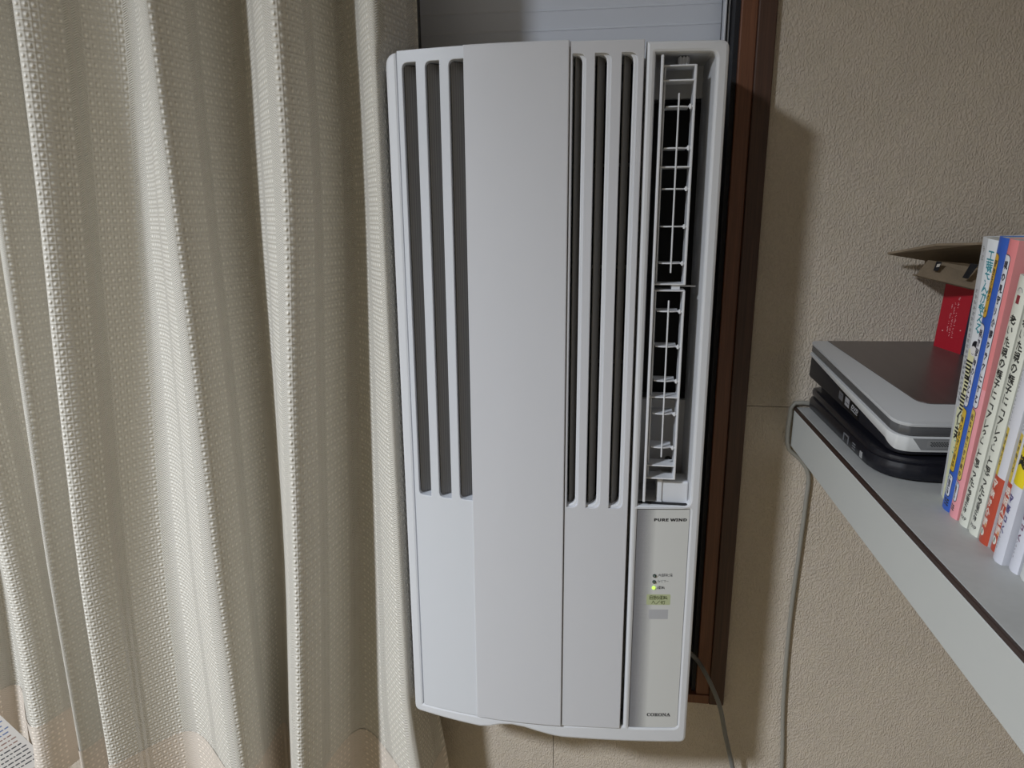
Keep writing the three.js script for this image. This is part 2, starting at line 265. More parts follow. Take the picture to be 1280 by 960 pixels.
  for (const y of [0.0978, 0.0603, 0.0224, -0.0135, -0.0494, -0.0978, -0.1343, -0.1708, -0.2065, -0.2439]) {
    const s3 = new THREE.Shape(); s3.moveTo(0.0455, 0.096); s3.lineTo(0.0455, 0.1165); s3.quadraticCurveTo(0.058, 0.1215, 0.0665, 0.1150); s3.lineTo(0.0672, 0.096); s3.closePath();
    const g = new THREE.ExtrudeGeometry(s3, { depth: 0.0012, bevelEnabled: false, curveSegments: 8 }); g.rotateX(Math.PI / 2); g.translate(0, y + 0.0006, 0);
    const v = lv('vane', g);
    const k = new THREE.CylinderGeometry(0.0013, 0.0013, 0.0042, 10); k.translate(0.0685, y, 0.1165); acp('pivot', merge([k, rbox(0.0662, 0.0710, y - 0.0010, y + 0.0010, 0.113, 0.1172, 0.0005)]), white, v);
  }
  lv('link_rod', rbox(0.0564, 0.0580, -0.0590, 0.1096, 0.1165, 0.1192, 0.0006)); lv('link_rod', rbox(0.0560, 0.0576, -0.2545, -0.0865, 0.1165, 0.1192, 0.0006));
  lv('middle_bearing', merge([rbox(0.0590, 0.0675, -0.0758, -0.0712, 0.100, 0.1155, 0.0005), rbox(0.067, 0.0845, -0.0742, -0.0728, 0.098, 0.102, 0.0005)]));

  // control panel with its print
  const K = 9, pw = 56.2, ph = 278.2;        // pixels per millimetre, millimetres
  const panelTex = canvas(Math.round(pw * K / 2.2), Math.round(ph * K / 2.2), (g, w, h) => {
    const k = w / pw; g.fillStyle = '#cfcfcc'; g.fillRect(0, 0, w, h);
    const band = 21, pitch = 1.25;          // halftone that fades to the right
    for (let j = 0; j * pitch * 0.5 < ph; j++) for (let i = 0; i * pitch < band; i++) {
      const x = (i + (j % 2) / 2) * pitch, y = j * pitch * 0.5, t = x / band; if (t > 1) continue;
      g.fillStyle = '#727176'; g.beginPath(); g.arc(x * k, y * k, k * pitch * 0.43 * Math.sqrt(Math.max(0.02, 1 - t)), 0, 7); g.fill();
    }
    const word = (t, cx, cy, wide, hh, font) => { g.save(); g.fillStyle = '#1a1a1e'; g.font = 'bold ' + Math.round(hh * 1.38 * k) + 'px ' + font; g.textAlign = 'center'; g.textBaseline = 'middle'; const m = g.measureText(t).width; g.translate(cx * k, cy * k); g.scale(wide * k / m, 1); g.lineWidth = 0.28 * k; g.strokeStyle = '#1a1a1e'; g.lineJoin = 'round'; g.fillText(t, 0, 0); g.strokeText(t, 0, 0); g.restore(); };
    const X = (x) => x * 1000 - 33.3, Y = (y) => -313.8 - y * 1000;
    word('PURE WIND', X(0.0692), Y(-0.3260), 36, 3.1, 'sans-serif'); word('CORONA', X(0.0672), Y(-0.5746), 27.5, 4.0, 'serif');
    g.strokeStyle = '#28282c';
    across(g, '内部乾燥', X(0.0585) * k, Y(-0.3905) * k, 4.0 * k, 4.1 * k, 0.36 * k); across(g, 'タイマー', X(0.0585) * k, Y(-0.3983) * k, 3.5 * k, 3.0 * k, 0.32 * k); across(g, '運転', X(0.0585) * k, Y(-0.4058) * k, 4.1 * k, 4.2 * k, 0.40 * k);
    g.fillStyle = '#b4bb94'; g.beginPath(); g.roundRect(X(0.0472) * k, Y(-0.4165) * k, 26.6 * k, 13.2 * k, 1.2 * k); g.fill();
    g.strokeStyle = '#39401f'; across(g, '自動運転', X(0.0500) * k, Y(-0.4178) * k, 5.2 * k, 5.1 * k, 0.5 * k); across(g, '入／切', X(0.0525) * k, Y(-0.4237) * k, 5.2 * k, 5.1 * k, 0.5 * k);
    g.fillStyle = '#b0b0b3'; g.fillRect(X(0.0505) * k, Y(-0.4355) * k, 21.5 * k, 12.2 * k);
  });
  const cp = new THREE.PlaneGeometry(pw / 1000, ph / 1000, 12, 1); cp.translate(0.0333 + pw / 2000, -0.3138 - ph / 2000, 0);
  { const p = cp.attributes.position; for (let i = 0; i < p.count; i++) p.setZ(i, zf(p.getX(i)) - 0.0032); cp.computeVertexNormals(); }
  const panel = acp('control_panel', cp, new THREE.MeshStandardMaterial({ map: panelTex, roughness: 0.4 }), ac, 'light grey control panel with printed halftone dots and lettering');
  for (const [x, y, on] of [[0.0549, -0.3933, 0], [0.0547, -0.4008, 0], [0.0546, -0.4082, 1]]) {
    const g = new THREE.CylinderGeometry(0.0019, 0.0021, 0.0012, 20); g.rotateX(Math.PI / 2); g.translate(x, y, zf(x) - 0.0028);
    acp('indicator', g, on ? std([0.35, 0.6, 0.08], 0.3, { emissive: new THREE.Color().setRGB(0.55, 0.95, 0.12), emissiveIntensity: 0.9 }) : std([0.035, 0.05, 0.045], 0.3), panel, on ? 'lit yellow-green indicator lamp' : undefined);
    if (!on) { const c = new THREE.SphereGeometry(0.0008, 10, 6); c.translate(x, y, zf(x) - 0.0022); acp('indicator_lens', c, std([0.18, 0.24, 0.2], 0.25), panel); }
  }
}

// ---------------------------------------------------------------- the curtain
const curtain = root('curtain', -0.65, H - 0.8, 0, 'cream waffle weave curtain hanging in deep folds at left of the window', 'curtain');
{
  const LV = [1.0, 0.209, 0.024, -0.188, -0.45, -0.74, -0.82], LE = [1.0, 0.173, 0.156, -0.60, -0.66, -0.76, -0.82];
  const F = [                                // fold lines: x at each level, and how far out the fold stands
    [[-1.45, -1.45, -1.45, -1.45, -1.45, -1.46, -1.46], 0.03],
    [[-1.37, -1.37, -1.37, -1.37, -1.37, -1.37, -1.37], 0.12], [[-1.33, -1.33, -1.33, -1.33, -1.33, -1.33, -1.33], 0.03],
    [[-1.23, -1.23, -1.23, -1.23, -1.23, -1.24, -1.24], 0.12], [[-1.19, -1.19, -1.19, -1.19, -1.19, -1.19, -1.19], 0.03],
    [[-1.08, -1.08, -1.08, -1.08, -1.08, -1.09, -1.09], 0.12], [[-1.04, -1.04, -1.04, -1.04, -1.04, -1.05, -1.05], 0.03],
    [[-0.93, -0.93, -0.93, -0.92, -0.92, -0.92, -0.92], 0.12], [[-0.89, -0.89, -0.89, -0.89, -0.89, -0.89, -0.89], 0.03],
    [[-0.80, -0.80, -0.80, -0.795, -0.79, -0.785, -0.78], 0.115], [[-0.765, -0.765, -0.765, -0.765, -0.76, -0.755, -0.755], 0.04],
    [[-0.697, -0.697, -0.701, -0.708, -0.716, -0.712, -0.710], 0.12], [[-0.668, -0.668, -0.674, -0.684, -0.695, -0.695, -0.694], 0.04],
    [[-0.6215, -0.6215, -0.6283, -0.6434, -0.6609, -0.6689, -0.670], 0.13], [[-0.5525, -0.5525, -0.5690, -0.578, -0.593, -0.597, -0.597], 0.050],
    [[-0.472, -0.472, -0.4727, -0.4746, -0.4789, -0.4734, -0.473], 0.13], [[-0.4398, -0.4398, -0.4455, -0.4429, -0.4484, -0.468, -0.470], 0.02],
    [[-0.3404, -0.3404, -0.3435, -0.3575, -0.3695, -0.3885, -0.391], 0.13], [[-0.3078, -0.3078, -0.3098, -0.3207, -0.3332, -0.349, -0.351], 0.02],
    [[-0.2460, -0.2460, -0.2460, -0.2460, -0.2430, -0.2330, -0.231], 0.104, 1], [[-0.2225, -0.2225, -0.2390, -0.2390, -0.2300, -0.2200, -0.216], 0.045, 1],
    [[-0.2190, -0.2190, -0.2370, -0.2370, -0.2290, -0.2140, -0.211], 0.034, 1],
  ];
  const lerpLevel = (a, y, L) => { for (let i = 0; i < L.length - 1; i++) if (y >= L[i + 1] || i === L.length - 2) { const t = (L[i] - y) / (L[i] - L[i + 1]); return a[i] + (a[i + 1] - a[i]) * Math.min(1, Math.max(0, t)); } };
  const smoothLevel = (a, y, edge) => edge ? lerpLevel(a, y, LE) : (lerpLevel(a, Math.min(1, y + 0.06), LV) + lerpLevel(a, y, LV) + lerpLevel(a, Math.max(-0.82, y - 0.06), LV)) / 3;
  const NS = 1100, NY = 190, bottom = -0.835, hemTop = -0.738;
  const row = (y) => {
    const pts = F.map(([a, z, e], i) => new THREE.Vector3(smoothLevel(a, y, e), 0, z + 0.005 * Math.sin(i * 2.1 + y * 3.2)));
    const c = new THREE.CatmullRomCurve3(pts, false, 'centripetal'); return c;
  };
  const arc = []; { const c = row(-0.1); let prev = c.getPoint(0), s = 0; for (let i = 0; i <= NS; i++) { const p = c.getPoint(i / NS); s += p.distanceTo(prev); prev = p; arc.push(s); } }
  const sheet = (y0, y1, n, out) => {
    const pos = [], uv = [], idx = [];
    for (let j = 0; j <= n; j++) {
      const y = y0 + (y1 - y0) * j / n, c = row(Math.max(-0.82, y));
      for (let i = 0; i <= NS; i++) {
        const p = c.getPoint(i / NS), left = Math.max(0, Math.min(1, (-0.68 - p.x) / 0.08)), low = Math.max(0, (-0.45 - y) / 0.35);
        // near its left end the lower edge is pulled up and swings into the room
        pos.push(p.x + 0.65, y + 0.8 + left * low * 0.048, p.z + out + left * low * low * 0.012); uv.push(arc[i] + 0.018, y);
      }
    }
    for (let j = 0; j < n; j++) for (let i = 0; i < NS; i++) { const a = j * (NS + 1) + i, b = a + NS + 1; idx.push(a, b, a + 1, a + 1, b, b + 1); }
    const g = new THREE.BufferGeometry(); g.setAttribute('position', new THREE.Float32BufferAttribute(pos, 3)); g.setAttribute('uv', new THREE.Float32BufferAttribute(uv, 2)); g.setIndex(idx); g.computeVertexNormals(); return g;
  };
  // one repeat of the weave: six columns of waffle cells, then a herringbone band
  const TW = 0.062, TH = 0.040, cw = 0.0076, chh = 0.010;
  const weave = (u, v) => {
    const x = u * TW, y = v * TH, band = cw * 6;
    if (x < band) {
      const i = Math.floor(x / cw), fx = x / cw - i - 0.5, fy = ((y / chh + (i % 2) * 0.0) % 1) - 0.5;
      const dot = Math.exp(-((fx / 0.24) ** 2 + (fy / 0.20) ** 2)); const bar = Math.exp(-(((Math.abs(fy) - 0.5) / 0.13) ** 2)); const side = Math.exp(-(((Math.abs(fx) - 0.5) / 0.16) ** 2));
      return { h: 0.18 + 0.82 * dot + 0.34 * bar * (1 - 0.5 * dot) + 0.22 * side, d: dot };
    }
    const t = (x - band) / (TW - band), z = Math.abs(((t * 2) % 1) - 0.5) * 2, s = Math.sin((y / 0.0025 + z * 1.1) * Math.PI * 2);
    return { h: 0.42 + 0.16 * s, d: 0.06 + 0.06 * s };
  };
  const thread = noise(90, 120, 31), threadB = noise(20, 14, 32);
  const bumpT = texture(496, 320, (u, v) => weave(u, v).h * 0.92 + 0.08 * thread(u, v), 1 / TW, 1 / TH);
  const colT = texture(496, 320, (u, v) => { const w = weave(u, v), n = 0.61 + 0.25 * w.h + 0.20 * w.d + 0.05 * (thread(u, v) - 0.5) + 0.03 * (threadB(u, v) - 0.5); return [n, n * 0.985, n * 0.945]; }, 1 / TW, 1 / TH);
  const cloth = std([0.90, 0.862, 0.795], 0.82, { map: colT, bumpMap: bumpT, bumpScale: 0.0024, side: THREE.DoubleSide });
  const hemCloth = std([0.93, 0.835, 0.75], 0.85, { map: colT, bumpMap: bumpT, bumpScale: 0.0012, side: THREE.DoubleSide });
  part('curtain_fabric', sheet(1.0, hemTop, NY, 0), cloth, curtain);
  part('hem', sheet(hemTop + 0.004, bottom, 10, 0.0012), hemCloth, curtain, 'peach tinted double hem');
  // care label sewn to the lower left
  const labelTex = canvas(160, 256, (g, w, h) => {
    g.fillStyle = '#d9d4cf'; g.fillRect(0, 0, w, h); g.strokeStyle = '#c8552e'; g.lineWidth = 6; g.beginPath(); g.arc(142, 26, 13, 0, 7); g.stroke(); g.beginPath(); g.moveTo(130, 38); g.lineTo(155, 14); g.stroke();
    for (let j = 0; j < 13; j++) { g.fillStyle = j < 4 ? '#5a6f9c' : j < 7 ? '#8a6a60' : '#3a3a40'; let x = 10; while (x < 140) { const l = 6 + rnd() * 22; g.fillRect(x, 54 + j * 14.5, l, 4); x += l + 5; } }
  });
  const g = new THREE.PlaneGeometry(0.060, 0.11, 8, 8); { const p = g.attributes.position; for (let i = 0; i < p.count; i++) p.setZ(i, 0.006 * Math.sin(p.getX(i) * 40)); g.computeVertexNormals(); }
  const m = part('care_label', g, new THREE.MeshStandardMaterial({ map: labelTex, roughness: 0.7, side: THREE.DoubleSide }), curtain, 'white printed care label with an orange mark');
  m.rotation.set(-0.10, 0.55, 0.55); m.position.set(-0.179, 0.082, 0.136);
}

// ---------------------------------------------------------------- the shelf and its things
const SY = H - 0.227;
const grey = noise(12, 12, 41), greyF = noise(90, 90, 42);
const shelfMat = std([0.47, 0.47, 0.455], 0.5, { map: texture(256, 256, (u, v) => 0.92 + 0.08 * (grey(u, v) - 0.5) + 0.05 * (greyF(u, v) - 0.5), 1 / 0.3, 1 / 0.3) });
const shelf = root('wall_shelf', 0.455, SY - 0.0485, 0.6, 'thick pale grey shelf with a dark brown edge strip, under the laptops and books', 'shelf');
const sh = (n, x0, x1, y0, y1, m, r = 0.0008) => part(n, boxUV(rbox(x0 - 0.455, x1 - 0.455, y0 + 0.0485, y1 + 0.0485, 0.003 - 0.6, 1.25 - 0.6, r)), m, shelf);
sh('shelf_top', 0.2215, 0.715, -0.0035, 0, shelfMat); sh('edge_strip', 0.2186, 0.2216, -0.0040, 0.0001, std([0.035, 0.018, 0.014], 0.45)); sh('front_fascia', 0.2186, 0.235, -0.0485, -0.0040, std([0.52, 0.525, 0.50], 0.45)); sh('shelf_underside', 0.235, 0.715, -0.0485, -0.0440, shelfMat); sh('shelf_core', 0.236, 0.715, -0.0440, -0.0035, shelfMat);

// plan outline of a laptop, front corners rounder than the back ones
const planShape = (w, d, rf, rb, inset = 0) => rr(inset, w - inset, -d + inset, -inset, Math.max(0.001, rb - inset), Math.max(0.001, rb - inset), Math.max(0.001, rf - inset), Math.max(0.001, rf - inset));
const slab = (w, d, y0, y1, rf, rb, inset, bevel, warp) => {   // lies flat: x to the right, z towards the room
  const g = extrude(planShape(w, d, rf, rb, inset), y0, y1, bevel, 10); g.rotateX(-Math.PI / 2);
  if (warp) { const p = g.attributes.position; for (let i = 0; i < p.count; i++) { const q = warp(p.getX(i), p.getY(i), p.getZ(i)); p.setXYZ(i, ...q); } }
  g.deleteAttribute('uv'); return toCreasedNormals(g, 0.7);
};
{ // lower, black laptop
  const t = root('laptop', 0.2325, SY, 0.004, 'black glossy closed laptop, the lower one, lying directly on the shelf', 'laptop');
  const pb = phys([0.008, 0.008, 0.012], 0.4, { clearcoat: 0.25, clearcoatRoughness: 0.12, specularIntensity: 0.6 });
  part('base', slab(0.345, 0.237, 0.001, 0.0165, 0.045, 0.012, 0, 0.004, (x, y, z) => [x, y, z]), pb, t);
  part('lid', slab(0.341, 0.233, 0.0172, 0.0265, 0.043, 0.012, 0, 0.003, (x, y, z) => [x + 0.002, y - 0.006 * Math.max(0, z) / 0.235, z]), phys([0.009, 0.009, 0.013], 0.4, { clearcoat: 0.3, clearcoatRoughness: 0.1, specularIntensity: 0.6 }), t);
  for (const [x, z] of [[0.02, 0.02], [0.31, 0.02], [0.05, 0.19], [0.30, 0.19]]) { const g = new THREE.CylinderGeometry(0.006, 0.006, 0.0015, 16); g.translate(x, 0.00075, z); part('rubber_foot', g, blackMat, t); }
  const pm = std([0.16, 0.16, 0.17], 0.4);
  const port = merge([box(-0.0006, 0.001, 0.0050, 0.0130, 0.136, 0.1375), box(-0.0006, 0.001, 0.0118, 0.0130, 0.1375, 0.150), box(-0.0006, 0.001, 0.0050, 0.0130, 0.1495, 0.1508)]); part('port', port, pm, t, 'pale rim of a side port');
  part('port', merge([0, 1, 2].map((k) => box(-0.0005, 0.001, 0.0055 + 0.0025 * k, 0.0065 + 0.0025 * k, 0.163, 0.171))), pm, t);
  part('port', rbox(-0.0006, 0.001, 0.0045, 0.0105, 0.184, 0.190, 0.0005), std([0.3, 0.3, 0.3], 0.4), t);
  part('front_mark', box(0.10, 0.108, 0.0105, 0.0112, 0.2368, 0.2372), std([0.3, 0.3, 0.32], 0.4), t);
}
{ // upper laptop with silver rim, its lid falling towards the front
  const t = root('laptop', 0.2300, H - 0.1460, 0.004, 'silver and black closed laptop with grey brushed lid, lying on top of the black laptop', 'laptop');
  t.rotation.set(rad(7.0), rad(3.0), 0, 'XYZ');
  const W = 0.345, D = 0.236, silver = std([0.50, 0.50, 0.50], 0.35), band = std([0.13, 0.13, 0.135], 0.35, { metalness: 0.4 });
  const lip = (z) => Math.min(1, Math.max(0, (z - 0.200) / 0.030)) ** 1.2;
  const lid = part('lid', slab(W, D, -0.0120, -0.0032, 0.019, 0.006, 0.0008, 0.0015), band, t, 'dark grey side band of the lid');
  part('lid_rim', slab(W, D, -0.0036, 0, 0.019, 0.006, 0, 0.0012), silver, lid, 'silver rim of the lid');
  const lidTex = texture(256, 64, (u, v) => { const n = 0.8 + 0.2 * gF2(v, u) + 0.06 * (grey(u, v) - 0.5); return [n, n * 0.97, n * 0.96]; }, 1, 1);
  const is = new THREE.Shape(); is.moveTo(0.018, -0.003); is.lineTo(W - 0.018, -0.003); is.lineTo(W - 0.036, -0.180); is.quadraticCurveTo(W - 0.038, -0.192, W - 0.050, -0.192); is.lineTo(0.050, -0.192); is.quadraticCurveTo(0.038, -0.192, 0.036, -0.180); is.closePath();
  const inner = extrude(is, 0, 0.0008, 0.0003, 10); inner.rotateX(-Math.PI / 2);
  part('lid_panel', boxUV(inner), phys([0.105, 0.088, 0.082], 0.36, { map: lidTex, clearcoat: 0.4, clearcoatRoughness: 0.3 }), lid, 'brown grey brushed panel of the lid');
  const base = part('base', slab(W, D, -0.0430, -0.0165, 0.019, 0.008, 0.001, 0.003, (x, y, z) => [x, y < -0.03 ? y + 0.0125 * z / D : y - 0.008 * lip(z), z]), phys([0.010, 0.010, 0.014], 0.5, { specularIntensity: 0.6 }), t);
  part('base_trim', slab(W, D, -0.0165, -0.0128, 0.019, 0.006, -0.0004, 0.001, (x, y, z) => [x, y < -0.0150 ? y - 0.010 * lip(z) : y, z]), std([0.62, 0.62, 0.61], 0.3), t, 'white trim along the edge of the base');
  // speaker grille in the front edge
  const grilleTex = canvas(256, 64, (g, w, h) => { g.fillStyle = '#8d8d8c'; g.fillRect(0, 0, w, h); g.fillStyle = '#2a2a2c'; for (let j = 0; j < 4; j++) for (let i = 0; i < 26; i++) { g.beginPath(); g.ellipse(14 + i * 9 + (j % 2) * 4.5, 16 + j * 10, 3.4, 4.2, 0, 0, 7); g.fill(); } });
  const gs = new THREE.Shape(); gs.moveTo(0.014, -0.0135); gs.lineTo(0.022, -0.0240); gs.lineTo(0.31, -0.0240); gs.lineTo(0.318, -0.0135); gs.closePath();
  const gg = new THREE.ExtrudeGeometry(gs, { depth: 0.0012, bevelEnabled: false }); gg.translate(0, 0, D - 0.0004); part('speaker_grille', gg, std([0.24, 0.24, 0.24], 0.45), t, 'grey speaker strip in the front edge');
  const dots = new THREE.PlaneGeometry(0.06, 0.0075); dots.translate(0.026 + 0.03, -0.0186, D + 0.0012); part('speaker_mesh', dots, new THREE.MeshStandardMaterial({ map: grilleTex, roughness: 0.5 }), t, 'perforated speaker mesh');
  // symbols of the disc drive on the side
  const dvd = canvas(192, 64, (g, w, h) => {
    g.fillStyle = '#0d0d10'; g.fillRect(0, 0, w, h); g.fillStyle = '#5c5c60'; g.fillRect(6, 12, 40, 42); g.fillStyle = '#96969a'; g.fillRect(66, 10, 40, 44); g.fillStyle = '#26262a'; g.fillRect(72, 34, 28, 5); g.fillRect(12, 26, 26, 3);
    g.fillStyle = '#b4b4b8'; g.font = 'italic bold 30px sans-serif'; g.fillText('DVD', 122, 38); g.fillRect(124, 43, 56, 4);
  });
  const dv = new THREE.PlaneGeometry(0.056, 0.013); dv.rotateY(-Math.PI / 2); dv.translate(0.0006, -0.0262, 0.128); part('drive_symbols', dv, new THREE.MeshStandardMaterial({ map: dvd, roughness: 0.4 }), base, 'pale disc symbols printed on the side');
}

// a book: rounded spine towards the room, covers and block of pages
const pageMat = std([0.62, 0.60, 0.54], 0.9, { map: texture(64, 8, (u) => 0.86 + 0.14 * Math.sin(u * 64 * 1.57) * Math.sin(u * 41), 1, 1) });
const LEAN = rad(5.9);
function book(label, x, z, thick, height, depth, coverColor, spineDraw, side = 0, lean = LEAN) {
  const t = root('book', x, SY + 0.0006, z, label, 'book');
  t.rotation.set(lean, 0, side);
  const K2 = 5200, tex = canvas(Math.round(thick * K2), Math.round(height * K2), (g, w, h) => spineDraw(g, w, h, K2 / 1000));
  const bulge = 0.0012, n = 10, pos = [], uv = [], idx = [];
  for (let i = 0; i <= n; i++) for (const v of [0, 1]) { const u = i / n; pos.push(bulge * (2 * u - 1) ** 2, v * height, u * thick); uv.push(u, v); }
  for (let i = 0; i < n; i++) idx.push(2 * i, 2 * i + 2, 2 * i + 1, 2 * i + 1, 2 * i + 2, 2 * i + 3);
  const g = new THREE.BufferGeometry(); g.setAttribute('position', new THREE.Float32BufferAttribute(pos, 3)); g.setAttribute('uv', new THREE.Float32BufferAttribute(uv, 2)); g.setIndex(idx); g.computeVertexNormals();
  part('spine', g, new THREE.MeshPhysicalMaterial({ map: tex, roughness: 0.42, clearcoat: 0.25, clearcoatRoughness: 0.3, side: THREE.DoubleSide }), t);
  const cm = std(coverColor, 0.45);
  part('front_cover', box(bulge, depth, 0, height, thick - 0.0005, thick), cm, t); part('back_cover', box(bulge, depth, 0, height, 0, 0.0005), cm, t);
  part('pages', box(bulge * 0.9, depth - 0.001, 0.0004, height - 0.0006, 0.0005, thick - 0.0005), pageMat, t);
  return t;
}
const pill = (g, x, y, w, h, r, fill, line) => { g.fillStyle = fill; g.beginPath(); g.roundRect(x, y, w, h, r); g.fill(); if (line) { g.strokeStyle = '#34343c'; g.lineWidth = 3; g.stroke(); } };
const publisher = (g, x, y, s) => { g.fillStyle = '#16161a'; for (let k = 0; k < 3; k++) { g.fillRect(x + s * 0.1, y + s * 0.3 * k, s * 0.36, s * 0.16); g.fillRect(x + s * 0.58, y + s * 0.3 * k, s * 0.36, s * 0.16); } g.fillRect(x + s * 0.1, y, s * 0.1, s * 0.4); g.fillRect(x + s * 0.58, y, s * 0.1, s * 0.76); };
book('white book with large black characters and turquoise lettering, nearest the laptops', 0.2705, 0.2635, 0.0232, 0.2095, 0.14, [0.6, 0.6, 0.6], (g, w, h) => {
  g.fillStyle = '#c9cacd'; g.fillRect(0, 0, w, h); g.fillStyle = '#e9ebee'; g.fillRect(w * 0.42, 0, w * 0.58, h);
  g.fillStyle = '#e6e2b4'; g.fillRect(w * 0.36, h * 0.39, w * 0.5, h * 0.3); g.fillStyle = '#e3e3bd'; g.fillRect(w * 0.2, h * 0.62, w * 0.8, h * 0.38);
  greek(g, w * 0.12, h * 0.03, w * 0.2, h * 0.07, 34, '#8f8d8a'); greek(g, w * 0.08, h * 0.18, w * 0.24, h * 0.42, 22, '#77777c');
  g.strokeStyle = '#2f8a98'; down(g, '工藤さんが教える', w * 0.70, h * 0.035, w * 0.34, h * 0.036, 5);
  g.fillStyle = '#15151c'; g.beginPath(); g.arc(w * 0.72, h * 0.375, w * 0.20, 0, 7); g.fill(); g.fillStyle = '#e8e4e0'; g.beginPath(); g.ellipse(w * 0.64, h * 0.392, w * 0.17, h * 0.018, 0, 0, 7); g.fill(); g.strokeStyle = '#3a3a40'; g.lineWidth = 1.5; g.beginPath(); g.arc(w * 0.62, h * 0.398, w * 0.06, 0.3, 2.6); g.stroke();
  g.strokeStyle = '#111114'; down(g, '認言護仁親', w * 0.62, h * 0.425, w * 0.62, h * 0.064, 8);
  g.strokeStyle = '#58a08c'; down(g, '3つくろ', w * 0.56, h * 0.735, w * 0.42, h * 0.045, 5);
  g.strokeStyle = '#55554a'; down(g, '工藤広伸', w * 0.55, h * 0.865, w * 0.26, h * 0.022, 3.5); publisher(g, w * 0.40, h * 0.957, w * 0.34);
}, 0.038);
book('blue book with yellow and white title boxes, between the white book and the pink book', 0.2616, 0.2872, 0.0142, 0.2105, 0.14, [0.09, 0.19, 0.52], (g, w, h) => {
  g.fillStyle = '#3560bd'; g.fillRect(0, 0, w, h);
  pill(g, -20, h * 0.055, w * 0.50 + 20, h * 0.215, 16, '#dfae35', 1); pill(g, -20, h * 0.292, w * 0.56 + 20, h * 0.30, 16, '#e8e8f0', 1); pill(g, -20, h * 0.60, w * 0.60 + 20, h * 0.245, 14, '#e2bd3c', 1); pill(g, w * 0.08, h * 0.858, w * 0.56, h * 0.085, 12, '#dfe1ea', 1);
  g.strokeStyle = '#4e4028'; down(g, '認知症介護のこと', w * 0.24, h * 0.075, w * 0.34, h * 0.023, 3.5); down(g, '親の見守り道具', w * 0.30, h * 0.63, w * 0.34, h * 0.029, 3.5);
  g.strokeStyle = '#33333f'; down(g, '親が認知の人る本', w * 0.26, h * 0.31, w * 0.42, h * 0.034, 4.5); down(g, '工藤広伸', w * 0.36, h * 0.864, w * 0.3, h * 0.018, 3);
  publisher(g, w * 0.22, h * 0.952, w * 0.52);
});
book('pink book with white and yellow title boxes along its blue back edge', 0.2606, 0.3018, 0.0122, 0.2095, 0.14, [0.72, 0.30, 0.30], (g, w, h) => {
  g.fillStyle = '#e8898a'; g.fillRect(0, 0, w, h); g.fillStyle = '#f0a0a6'; g.fillRect(0, h * 0.5, w, h * 0.5); g.fillStyle = '#4066bd'; g.fillRect(0, 0, w * 0.12, h * 0.6);
  pill(g, -20, h * 0.050, w * 0.68 + 20, h * 0.525, 16, '#ececf2', 1); pill(g, -20, h * 0.582, w * 0.64 + 20, h * 0.27, 14, '#e6c860', 1); pill(g, -20, h * 0.862, w * 0.62 + 20, h * 0.075, 12, '#e5e5ee', 1);
  g.strokeStyle = '#2c2c38'; down(g, '親の見守り介護をラクにする', w * 0.34, h * 0.068, w * 0.46, h * 0.0385, 5);
  g.strokeStyle = '#5a4a38'; down(g, '道具と本さがす親の', w * 0.33, h * 0.60, w * 0.36, h * 0.027, 3.5); down(g, '工藤広伸', w * 0.26, h * 0.867, w * 0.3, h * 0.016, 3);
  publisher(g, w * 0.10, h * 0.952, w * 0.5);
});
const cream = (g, w, h) => {
  g.fillStyle = '#e4e4d6'; g.fillRect(0, 0, w, h);
  g.strokeStyle = '#9a9a98'; g.lineWidth = 4; g.beginPath(); g.arc(w * 0.52, h * 0.055, w * 0.2, 3.0, 6.4); g.stroke(); g.fillStyle = '#d8cfc8'; g.beginPath(); g.arc(w * 0.48, h * 0.055, w * 0.14, 0, 7); g.fill(); g.fillStyle = '#8d3038'; g.fillRect(w * 0.36, h * 0.068, w * 0.3, h * 0.03);
  g.strokeStyle = '#23231f'; down(g, '老いた親の様子に「アレ？」と思ったら', w * 0.48, h * 0.135, w * 0.58, h * 0.0405, 5);
  g.strokeStyle = '#44443f'; down(g, '工藤広伸', w * 0.48, h * 0.845, w * 0.36, h * 0.024, 3.8);
  g.fillStyle = '#33332f'; g.font = 'bold 22px sans-serif'; g.textAlign = 'center'; g.fillText('PHP', w * 0.48, h * 0.972);
};
book('cream book with black vertical lettering, leaning right against the pink book', 0.2612, 0.3160, 0.0122, 0.188, 0.128, [0.62, 0.62, 0.54], cream, 0, rad(7.8));
book('cream book with black vertical lettering, leaning right against the orange-red banded book', 0.2612, 0.3305, 0.0126, 0.188, 0.128, [0.62, 0.62, 0.54], cream, 0, rad(7.8));
const banded = (left) => (g, w, h, k) => {
  const Y = (mm) => h - mm * k;
  g.fillStyle = '#dedde2'; g.fillRect(0, 0, w, h); greek(g, w * 0.04, Y(146), w * 0.22, 58 * k, 15, '#85858c');
  g.fillStyle = '#dfc03a'; g.fillRect(0, Y(88), w * 0.38, 36 * k); g.strokeStyle = '#5a4a20'; down(g, '者が教える', w * 0.2, Y(84), w * 0.28, 5 * k, 3.2);
  g.fillStyle = '#c14a30'; g.fillRect(0, Y(53), w, 53 * k); g.strokeStyle = '#efe2d6'; down(g, left, w * 0.3, Y(50), w * 0.5, 7.6 * k, 5.5);
  g.fillStyle = '#eeeade'; g.beginPath(); g.arc(w * 0.26, Y(8), w * 0.24, 0, 7); g.fill(); g.fillStyle = '#48705c'; g.fillRect(w * 0.2, Y(10), w * 0.12, 3.6 * k); g.fillStyle = '#e0a070'; g.fillRect(w * 0.36, Y(16), w * 0.2, 3 * k);
};
book('white book with a broad orange-red paper band, beside the second cream book', 0.2614, 0.3448, 0.0122, 0.188, 0.128, [0.60, 0.60, 0.61], banded('家族が介護'), 0, rad(7.6));
